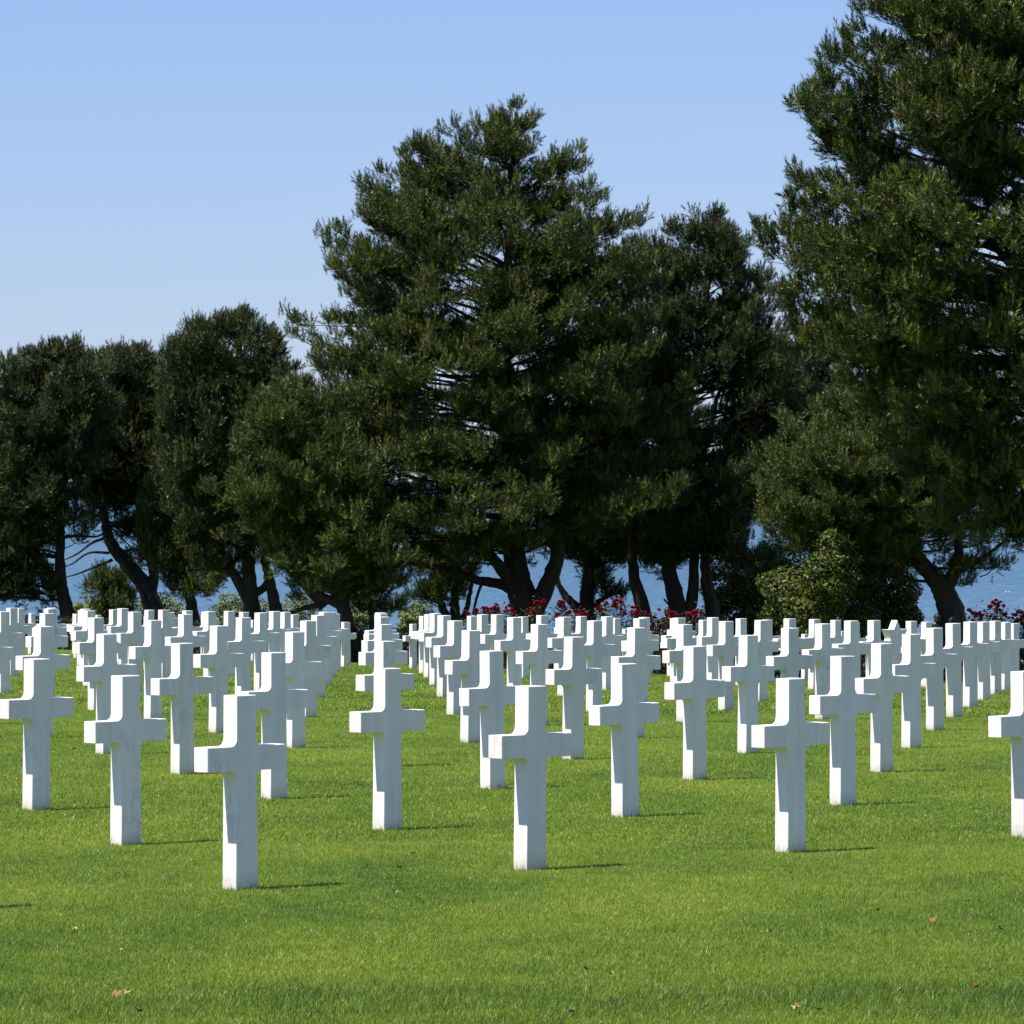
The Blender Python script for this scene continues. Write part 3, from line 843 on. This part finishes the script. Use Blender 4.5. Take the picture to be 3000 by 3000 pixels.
def build_shrubs():
    shrub('large glossy leaved evergreen shrub with sunlit leaves, below the pines right of centre', 142,
          [(2440, 1630, .62, -3.6), (2425, 1700, .62, -3.6), (2475, 1680, .5, -3.4), (2520, 1750, .9, 1.3), (2330, 1740, .9, 1), (2620, 1770, .9, 1.3), (2640, 1800, .6, 1.0), (2400, 1820, .9, -2.6), (2560, 1830, .8, .8), (2560, 1670, .8, 1.4), (2590, 1840, .8, 1), (2480, 1840, .8, -.8)],
          50000, 21, M['shrub'], .056, base=2430)
    shrub('dark shaded shrub under the rounded pine with several trunks', 157, [(2140, 1700, 1.0, 0), (2230, 1690, 1.05, .4), (2310, 1680, 1.0, 0), (2150, 1800, 1.05, .3), (2240, 1800, 1.1, -.2), (2330, 1790, 1.0, .3), (2280, 1850, 1.0, 0), (2200, 1870, .9, 0)], 42000, 22, M['shrub'], .055, base=2230)
    spots = [('pale green bush between the second and third trunks from the left', [(430, 1790, .45, 0), (520, 1800, .5, .2), (475, 1770, .4, .3)], 475),
             ('pale green bush left of the twin dark trunks', [(655, 1790, .45, 0), (690, 1770, .45, .2), (700, 1810, .5, 0)], 680),
             ('pale green bush behind the twin dark trunks', [(770, 1790, .45, 0), (850, 1790, .5, .3), (900, 1780, .45, .2), (860, 1820, .4, 0)], 850),
             ('spiky pale bush right of the low branch, in front of the sea', [(1040, 1815, .38, 0), (1075, 1800, .35, .2)], 1055),
             ('yellowish bush alone against the sea at the left of the low pine', [(1205, 1810, .4, 0), (1235, 1800, .4, .2), (1190, 1830, .3, 0)], 1210),
             ('pale low bush beside the leftmost straight trunk', [(235, 1795, .35, 0), (260, 1785, .3, .2)], 245)]
    for k, (lab, lumps, bx) in enumerate(spots):
        shrub(lab, 170, lumps+[(l[0], l[1]+75, l[2], l[3]) for l in lumps], 7500, 30+k, M['bush'], .045, base=bx, name='bush', group='bushes at the cliff edge')

def build_hedge():
    rng = np.random.default_rng(5)
    # runs square to the rows, behind the far plot
    ux, ud = UL*UC, UL*US
    px0 = np.array([-1.51877+35.6*ux, 29.42796+35.6*ud]); w = np.array([-US, UC])
    t0, t1 = 40.0, 108.0
    n = 95000
    t = rng.uniform(t0, t1, n)
    h, th = .88, .45
    f = rng.random(n)
    side = np.where(f < .58, -1., 1.)
    top = f > .68
    off = np.where(top, rng.uniform(-th, th, n), side*th)+rng.normal(0, .03, n)
    x = px0[0]+w[0]*t+UC*off; d = px0[1]+w[1]*t+US*off
    hh = np.where(top, h, rng.uniform(0, h, n))+.04*np.sin(t*3.1)+rng.normal(0, .03, n)
    P = np.stack([x, d, ground_np(x, d)+np.maximum(hh, .01)], -1)
    N = np.where(top[:, None], np.array([[0, 0, 1.]]), side[:, None]*np.array([[UC, US, 0.]]))
    Q = leaf_quads(P, N, .04, rng)
    o = np.array([px0[0]+w[0]*74, px0[1]+w[1]*74, 0]); o[2] = gz(o[0], o[1])
    root = empty('hedge', o)
    tag(root, 'low dark clipped hedge running behind the last crosses', 'hedge')
    V = Q.reshape(-1, 3)-o
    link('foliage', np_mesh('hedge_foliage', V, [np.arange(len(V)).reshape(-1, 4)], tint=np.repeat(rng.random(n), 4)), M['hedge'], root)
    # twiggy core
    m = 140
    tt = np.linspace(t0, t1, m); core = MB(); rows = []
    for o_, z_ in ((-th*.8, 0), (-th*.8, h*.9), (th*.8, h*.9), (th*.8, 0)):
        x = px0[0]+w[0]*tt+UC*o_; d = px0[1]+w[1]*tt+US*o_
        rows.append(np.stack([x, d, ground_np(x, d)+z_-.02], -1))
    for a, b in ((0, 1), (1, 2), (2, 3)):
        core.quads(np.stack([rows[a][:-1], rows[a][1:], rows[b][1:], rows[b][:-1]], 1))
    link('branches', core.mesh('hedge_core', o), M['hedge'], root)

def rose_bush(label, px, pys, d, seed, spread=.3):
    """pys: rows of the bloom clusters (px offset, py)"""
    rng = np.random.default_rng(seed)
    x = (px-1500)/F*d
    o = np.array([x, d, gz(x, d)])
    root = empty('rose_bush', o)
    tag(root, label, 'rose bush', 'red rose bushes along the hedge')
    wood = MB(); LP = []
    heads = [np.array(at(px+dx, py, d+rng.normal(0, .12))) for dx, py in pys]
    for hd in heads:
        mid = (o+hd)/2+rng.normal(0, .08, 3)
        pth = smooth_path([o+rng.normal(0, .05, 3)*[1, 1, 0], mid, hd], 8)
        wood.tube(pth, np.linspace(.011, .005, 8), 5)
        for q in range(3, 8):
            k = 7
            LP.append(pth[q]+rng.normal(0, .10, (k, 3)))
    top = max(h[2] for h in heads)
    k = 800
    zz = o[2]+rng.uniform(.15, 1, k)*(top-o[2]-.12)
    LP.append(np.stack([o[0]+rng.normal(0, spread*.6, k), o[1]+rng.normal(0, spread*.6, k), zz], -1))
    LP = np.concatenate(LP)
    Q = leaf_quads(LP, norm(LP-o-[0, 0, .6]), .045, rng)
    V = Q.reshape(-1, 3)-o
    link('stem', wood.mesh('rose_stem', o), M['bark'], root)
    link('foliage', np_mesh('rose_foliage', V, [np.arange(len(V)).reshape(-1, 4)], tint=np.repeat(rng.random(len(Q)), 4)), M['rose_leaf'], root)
    for hd in heads:
        for b in range(rng.integers(2, 5)):
            f = bpy.data.objects.new('bloom', BLOOMS[rng.integers(0, 3)]); COL.objects.link(f)
            f.parent = root
            off = rng.normal(0, .06, 3) if b else np.zeros(3)
            f.location = Vector(hd+off-o)
            f.rotation_euler = (rng.normal(0, .5), rng.normal(0, .5), rng.uniform(0, 6.28))
            k_ = rng.uniform(.6, .95); f.scale = (k_, k_, k_)

BLOOMS = []
def make_blooms():
    """three full rounded rose heads of overlapping cupped petals"""
    for v in range(3):
        rng = np.random.default_rng(80+v)
        pet, tints = [], []
        for ring, (rr, z0, lean, kk) in enumerate(((.016, .02, .15, 4), (.030, .008, .45, 6), (.044, -.006, .8, 7), (.05, -.02, 1.15, 7))):
            for q in range(kk):
                a = q*2*math.pi/kk+ring*.5+rng.normal(0, .12)
                out = np.array([math.cos(a), math.sin(a), 0]); sd = np.array([-math.sin(a), math.cos(a), 0]); up = np.array([0, 0, 1.])
                b0 = out*.004+up*(-.035)
                m1 = out*rr+up*z0; m1h = m1+up*.03*math.cos(lean)+out*.03*math.sin(lean)*.6
                w = .012+rr*.55
                pet.append([b0-sd*w*.3, b0+sd*w*.3, m1+sd*w, m1-sd*w])
                pet.append([m1-sd*w, m1+sd*w, m1h+sd*w*.6+out*.008, m1h-sd*w*.6+out*.008])
                tints += [rng.random()]*8
        mb = MB(); mb.quads(np.array(pet))
        me = mb.mesh('rose_bloom', (0, 0, 0), tint=tints)
        me.materials.append(M['rose'])
        BLOOMS.append(me)

def build_roses():
    make_blooms()
    L = [('rose bush with low red blooms at the left end of the row', 1385, [(-15, 1795), (10, 1800), (-5, 1808), (20, 1812)], 141),
         ('rose bush with red blooms beside the three stemmed pine', 1418, [(-20, 1787), (0, 1795), (12, 1790), (-8, 1806)], 140.5),
         ('tall red rose bush flowering against the sea left of the thick trunk', 1440, [(-15, 1781), (0, 1784), (10, 1778), (14, 1790), (22, 1792), (-4, 1790)], 140),
         ('rose bush with a single crimson cluster against the sea', 1492, [(-10, 1780), (0, 1776), (8, 1784), (12, 1798), (-4, 1790)], 139.5),
         ('scarlet rose bush standing before the thick forked trunk', 1575, [(-10, 1792), (0, 1762), (12, 1766), (-18, 1796), (6, 1770)], 138.5),
         ('rose bush with dark red blooms in the notch right of the thick trunk', 1648, [(-8, 1770), (0, 1776), (10, 1784), (-15, 1800), (16, 1795), (2, 1764)], 138),
         ('rose bush with wine red blooms right of the trunk notch', 1700, [(-14, 1795), (0, 1790), (10, 1798), (18, 1803)], 137.5),
         ('tall rose bush with two upright crimson clusters against the sea', 1766, [(-8, 1774), (8, 1772), (-4, 1784), (4, 1790), (0, 1800)], 137),
         ('tallest rose bush of the row, dark blooms on high stems', 1808, [(-10, 1772), (0, 1757), (10, 1764), (12, 1785), (-4, 1780), (18, 1792)], 136.6),
         ('rose bush with small red blooms before the short leaning trunk', 1862, [(-6, 1780), (4, 1776), (2, 1788), (-10, 1797), (8, 1800)], 136.2),
         ('scarlet rose bush seen down to its lower leaves between two crosses', 1920, [(-16, 1805), (0, 1800), (8, 1818), (-6, 1825), (12, 1832), (2, 1845), (-10, 1840), (-12, 1815)], 135.6),
         ('rose bush with red blooms beside the dark standing figure', 1975, [(-6, 1795), (6, 1793), (0, 1804), (-16, 1812), (14, 1806)], 135.2),
         ('full round scarlet rose bush before the shaded shrub', 2035, [(-16, 1797), (-6, 1792), (6, 1794), (16, 1796), (0, 1804), (-10, 1812), (12, 1812), (2, 1820)], 134.5),
         ('rose bush with bright red blooms right of the leaning forked trunk', 2860, [(-8, 1795), (2, 1798), (12, 1804), (-2, 1806), (18, 1803)], 126),
         ('tall dark rose bush with purple red blooms against the sea', 2918, [(-18, 1778), (-4, 1770), (6, 1768), (0, 1785), (22, 1776), (26, 1800), (14, 1818), (-16, 1805)], 125.5),
         ('bright scarlet rose bush cut by the right edge of the photo', 2990, [(-14, 1802), (0, 1795), (8, 1800), (2, 1812), (-6, 1818), (6, 1828), (10, 1815)], 125)]
    for k, (lab, px, pys, d) in enumerate(L):
        rose_bush(lab, px, pys, d, 60+k)

# ------------------------------------------------------------------ people, boats, fallen leaves
def person(label, px, d, h, turn, coat, seed):
    x = (px-1500)/F*d
    s = h/1.75
    V = {'pelvis': (0, 0, .95), 'belly': (0, .0, 1.1), 'chest': (0, .01, 1.30), 'collar': (0, 0, 1.45), 'neck': (0, -.005, 1.52), 'head': (0, -.015, 1.60), 'crown': (0, -.015, 1.69),
         'shL': (-.17, 0, 1.42), 'elL': (-.235, .03, 1.14), 'wrL': (-.235, -.04, .90), 'haL': (-.232, -.06, .81),
         'shR': (.17, 0, 1.42), 'elR': (.235, .03, 1.14), 'wrR': (.235, -.04, .90), 'haR': (.232, -.06, .81),
         'hpL': (-.10, 0, .90), 'knL': (-.11, -.02, .50), 'anL': (-.115, .02, .09), 'toL': (-.125, -.14, .03),
         'hpR': (.10, 0, .90), 'knR': (.11, -.02, .50), 'anR': (.115, .02, .09), 'toR': (.125, -.14, .03)}
    Rd = {'pelvis': (.15, .11), 'belly': (.145, .105), 'chest': (.165, .115), 'collar': (.09, .075), 'neck': (.055, .055), 'head': (.078, .095), 'crown': (.062, .075),
          'shL': (.062, .062), 'elL': (.05, .05), 'wrL': (.038, .034), 'haL': (.04, .022), 'hpL': (.095, .095), 'knL': (.065, .065), 'anL': (.05, .05), 'toL': (.045, .03)}
    E = [('pelvis', 'belly'), ('belly', 'chest'), ('chest', 'collar'), ('collar', 'neck'), ('neck', 'head'), ('head', 'crown'),
         ('collar', 'shL'), ('shL', 'elL'), ('elL', 'wrL'), ('wrL', 'haL'), ('collar', 'shR'), ('shR', 'elR'), ('elR', 'wrR'), ('wrR', 'haR'),
         ('pelvis', 'hpL'), ('hpL', 'knL'), ('knL', 'anL'), ('anL', 'toL'), ('pelvis', 'hpR'), ('hpR', 'knR'), ('knR', 'anR'), ('anR', 'toR')]
    names = list(V)
    me = bpy.data.meshes.new('person')
    me.from_pydata([V[k] for k in names], [(names.index(a), names.index(b)) for a, b in E], [])
    o = bpy.data.objects.new('person', me); COL.objects.link(o)
    o.modifiers.new('Skin', 'SKIN'); o.modifiers.new('Sub', 'SUBSURF').levels = 2
    for k, n_ in enumerate(names):
        q = Rd.get(n_) or Rd[n_[:-1]+'L']
        me.skin_vertices[0].data[k].radius = q
        me.skin_vertices[0].data[k].use_root = n_ == 'pelvis'
    dg = bpy.context.evaluated_depsgraph_get()
    m2 = bpy.data.meshes.new_from_object(o.evaluated_get(dg))
    bpy.data.objects.remove(o)
    m2.name = 'person'
    bm = bmesh.new(); bm.from_mesh(m2)
    # five fingers and a thumb on each hand
    for sx in (-1, 1):
        for f in range(5):
            if f < 4: b = Vector((sx*.232, -.075+.018*f-.012, .80)); e = b+Vector((sx*-.004, -.012, -(.07, .082, .078, .06)[f])); r_ = .0085
            else: b = Vector((sx*.226, -.095, .84)); e = b+Vector((-sx*.004, -.035, -.045)); r_ = .010
            q = (e-b).to_track_quat('Z', 'Y').to_matrix().to_4x4()
            bmesh.ops.create_cone(bm, segments=6, radius1=r_, radius2=r_*.75, depth=(e-b).length, cap_ends=True, matrix=Matrix.Translation((b+e)/2) @ q)
    bm.to_mesh(m2); bm.free()
    root = link('person', m2, [M['skin'], coat, M['denim'], M['black']], None, True)
    for p in m2.polygons:
        z = p.center.z; xx = abs(p.center.x)
        if z > 1.50: p.material_index = 0
        elif xx > .2 and z < .89: p.material_index = 0
        elif z > .88: p.material_index = 1
        elif z > .10: p.material_index = 2
        else: p.material_index = 3
    root.location = (x, d, gz(x, d)); root.scale = (s, s, s); root.rotation_euler = (0, 0, turn)
    tag(root, label, 'person')
    # features of the head (faces -Y before turning) and hair
    bm = bmesh.new()
    for mm, sc in ((Matrix.Translation((0, .005, 1.655)), (.088, .104, .098)), (Matrix.Translation((0, .045, 1.58)), (.078, .062, .10))):
        bmesh.ops.create_icosphere(bm, subdivisions=3, radius=1, matrix=mm @ Matrix.Diagonal((*sc, 1)))
    for v in bm.verts:
        v.co += v.normal*.005*math.sin(v.co.x*140+v.co.z*60)
    hm = bpy.data.meshes.new('hair'); bm.to_mesh(hm); bm.free()
    link('hair', hm, M['hair'], root, True)
    bm = bmesh.new()
    for sx in (-1, 1):
        bmesh.ops.create_icosphere(bm, subdivisions=2, radius=1, matrix=Matrix.Translation((sx*.083, .0, 1.605)) @ Matrix.Diagonal((.012, .022, .032, 1)))
    bmesh.ops.create_cone(bm, segments=8, radius1=.016, radius2=.006, depth=.05, cap_ends=True, matrix=Matrix.Translation((0, -.112, 1.605)) @ Matrix.Rotation(R(15), 4, 'X'))
    fm = bpy.data.meshes.new('ears_and_nose'); bm.to_mesh(fm); bm.free()
    link('face', fm, M['skin'], root, True)

def build_people():
    person('person with dark hair and navy jacket near the right forked trunk, half hidden by crosses', 2745, 125, 1.63, R(200), M['navy'], 1)
    person('person in black standing against the base of the right forked trunk', 2789, 126, 1.58, R(165), M['black'], 2)
    person('person in dark clothes among the red roses at centre right', 1955, 139.5, 1.74, R(185), M['black'], 3)

def boat(label, px, py, ln, crew, name='boat'):
    d = -SEA*F/(py-YH)
    x = (px-1500)/F*d
    root = empty(name, (x, d, SEA+CZ), R(8)); tag(root, label, 'boat')
    bm = bmesh.new()
    secs = []
    for k in range(9):
        u = k/8*2-1
        w = ln*.17*(1-max(u, -.75)**4*.95) if u > 0 else ln*.17*(1-abs(u)**3*.25)
        hh = ln*.09+ln*.05*max(u, 0)**2
        xx = u*ln/2
        secs.append([bm.verts.new(q) for q in ((xx, -w, hh), (xx, -w*.75, hh*.25), (xx*.96, 0, -ln*.03), (xx, w*.75, hh*.25), (xx, w, hh), (xx, w*.85, hh*.95), (xx, 0, hh*.45), (xx, -w*.85, hh*.95))])
    for a, b in zip(secs[:-1], secs[1:]):
        for q in range(8): bm.faces.new((a[q], b[q], b[(q+1) % 8], a[(q+1) % 8]))
    bm.faces.new(secs[0]); bm.faces.new(secs[-1])
    bmesh.ops.recalc_face_normals(bm, faces=bm.faces)
    me = bpy.data.meshes.new('hull'); bm.to_mesh(me); bm.free()
    link('hull', me, M['boat'], root)
    for cx in crew:
        bm = bmesh.new()
        for mm, sc in ((Matrix.Translation((cx, 0, ln*.15)), (ln*.055, ln*.05, ln*.10)), (Matrix.Translation((cx, 0, ln*.27)), (ln*.03, ln*.03, ln*.035))):
            bmesh.ops.create_icosphere(bm, subdivisions=2, radius=1, matrix=mm @ Matrix.Diagonal((*sc, 1)))
        me = bpy.data.meshes.new('cabin'); bm.to_mesh(me); bm.free()
        link('canopy', me, M['boat'], root, True)

def build_boats():
    boat('small white boat with two white tops on the sea at the far right', 2951, 1737, 3.6, (-.75, 1.05))
    boat('tiny white boat on the sea left of the central pine trunks', 1231, 1710, 1.6, ())

def fallen_leaf(label, px, py, size, mat, seed, lift=.012):
    rng = np.random.default_rng(seed)
    p = on_ground(px, py)
    # lobed outline, curled
    n = 20
    a = np.linspace(0, 2*math.pi, n, endpoint=False)
    rad = size*.5*(.62+.38*np.abs(np.cos(a*2.5))**.8)*(1+.12*rng.normal(0, 1, n))
    rad[0] *= 1.3
    cx, cy = rad*np.cos(a), rad*np.sin(a)*.8
    cu, cv = rng.uniform(.5, 4)/size*.08, rng.uniform(-2, 3)/size*.08
    z = cu*cx**2*6+cv*cy**2*6+rng.normal(0, size*.05, n)
    inner = np.stack([cx*.45, cy*.45, z*.25+rng.normal(0, size*.02, n)], -1)
    outer = np.stack([cx, cy, z], -1)
    V = np.concatenate([[[0, 0, 0]], inner, outer])
    q = np.arange(n); qn = (q+1) % n
    F3 = np.stack([0*q, 1+q, 1+qn], -1); F4 = np.stack([1+q, 1+n+q, 1+n+qn, 1+qn], -1)
    V = np.concatenate([V, V-[0, 0, .0012]])
    F3b = F3[:, ::-1]+1+2*n; F4b = F4[:, ::-1]+1+2*n
    me = np_mesh('fallen_leaf', V, [F4, F4b, F3, F3b], tint=rng.random(len(V)))
    o = link('fallen_leaf', me, mat)
    # the stalk is part of the leaf mesh's look at this size
    o.location = (p.x, p.y, p.z+.012+lift)
    o.rotation_euler = (rng.uniform(-.1, .45), rng.uniform(-.3, .3), rng.uniform(0, 6.28))
    tag(o, label, 'leaf', 'dead leaves scattered on the lawn')

def build_leaves():
    B, Rr, Pl, Dk = M['dead'], M['red_leaf'], M['pale_leaf'], M['dark_leaf']
    L = [('large curled brown leaf in the grass at bottom left', 342, 2926, .085, B), ('pale curled leaf touching the large brown one at bottom left', 374, 2921, .075, Pl),
         ('reddish leaf between the nearest cross and the streaked middle cross', 1326, 2357, .07, Rr), ('reddish curled leaf leaning against the foot of a right hand cross', 2577, 2252, .11, Rr),
         ('pinkish brown leaf on the open grass at lower right', 2728, 2711, .08, B), ('dark leaf above the pinkish one at lower right', 2833, 2652, .06, Dk),
         ('dark small leaf right of the pinkish one', 2855, 2698, .055, Dk), ('dark thin leaf near the lower right edge', 2935, 2735, .055, Dk),
         ('pale leaf lying left of the nearest cross', 565, 2533, .075, Pl), ('red leaf at the left edge of the lawn', 37, 2558, .055, Rr),
         ('tan leaf beside the foot of the second cross from left', 212, 2201, .09, Pl), ('brown leaf right of the streaked middle cross foot', 2055, 2540, .055, B),
         ('orange leaf under the second front cross on the right', 2312, 2567, .05, Rr), ('orange leaf far right of the middle foreground', 2572, 2680, .05, Rr),
         ('pale brown leaf at the bottom edge right of centre', 2333, 2972, .07, Pl), ('dark leaf beside the pale one at the bottom edge', 2400, 2972, .065, Dk),
         ('brown leaf at bottom centre', 1677, 2981, .065, B), ('dark leaf at bottom centre right of the brown one', 1797, 2948, .07, Dk),
         ('dark leaf in the grass below the middle cross', 1716, 2853, .06, Dk), ('tan leaf in the grass below the middle cross', 1790, 2868, .05, Pl),
         ('brown leaf at the bottom left of centre', 655, 2926, .05, B), ('dark leaf under the bottom left brown ones', 412, 2980, .055, Dk),
         ('tan leaf low on the left lawn', 355, 2796, .055, Pl), ('dark leaf on the left lawn', 115, 2777, .055, Dk), ('pale leaf on the left lawn', 220, 2738, .06, Pl),
         ('brown leaf right of the nearest cross shadow', 1160, 2627, .055, B), ('tan leaf between nearest and middle cross', 1212, 2511, .06, Pl),
         ('dark leaf between nearest and middle cross', 1167, 2551, .065, Dk), ('dark leaf at the side of the nearest cross', 768, 2428, .06, Dk),
         ('brown leaf left of the right hand front cross', 1800, 2685, .06, B), ('tan leaf right of the middle, low in the grass', 2253, 2742, .05, Pl),
         ('orange leaf far right under the edge cross', 2860, 2908, .055, Rr), ('brown leaf bottom right', 2640, 2915, .055, B)]
    for k, (lab, px, py, s, m) in enumerate(L):
        fallen_leaf(lab, px, py, s*.62, m, 200+k)

# ------------------------------------------------------------------ light, sky, camera
def build_light():
    el = R(61); az = TH+math.pi-R(9.6)
    S = Vector((math.cos(az)*math.cos(el), math.sin(az)*math.cos(el), math.sin(el)))
    ld = bpy.data.lights.new('sun', 'SUN'); ld.energy = 5.0; ld.angle = R(.53); ld.color = (1, .955, .86)
    lo = bpy.data.objects.new('sun', ld); COL.objects.link(lo)
    lo.rotation_euler = (-S).to_track_quat('-Z', 'Y').to_euler()
    w = bpy.data.worlds.new('World'); SC.world = w; w.use_nodes = True
    nt = w.node_tree
    sk = nt.nodes.new('ShaderNodeTexSky'); sk.sky_type = 'NISHITA'; sk.sun_disc = False
    sk.sun_elevation = el; sk.sun_rotation = math.atan2(S.x, S.y)
    sk.altitude = 0; sk.air_density = 1.0; sk.dust_density = 0; sk.ozone_density = 1
    bg = nt.nodes['Background']; bg.inputs[1].default_value = .065
    nt.links.new(mix(nt, .25, mix(nt, 1.0, sk.outputs[0], (.66, .79, 1.23), 'MULTIPLY'), (3.7, 5.15, 8.3)), bg.inputs[0])

def build_camera():
    cd = bpy.data.cameras.new('camera'); co = bpy.data.objects.new('camera', cd); COL.objects.link(co)
    cd.sensor_width = 36; cd.lens = F/3000*36
    cd.shift_y = -(1500-YH)/3000
    cd.clip_start = .5; cd.clip_end = 200000
    co.location = (0, 0, CZ); co.rotation_euler = (R(90), 0, 0)
    SC.camera = co

build_lawn(); build_sea(); build_headstones(); build_grass(); build_pines(); build_shrubs(); build_hedge(); build_roses(); build_people(); build_boats(); build_leaves()
build_light(); build_camera()
SC.render.engine = 'CYCLES'
SC.view_settings.view_transform = 'Standard'; SC.view_settings.look = 'None'
SC.view_settings.exposure = .7; SC.view_settings.gamma = 1
SC.render.resolution_x = 1024; SC.render.resolution_y = 1024
SC.cycles.max_bounces = 6
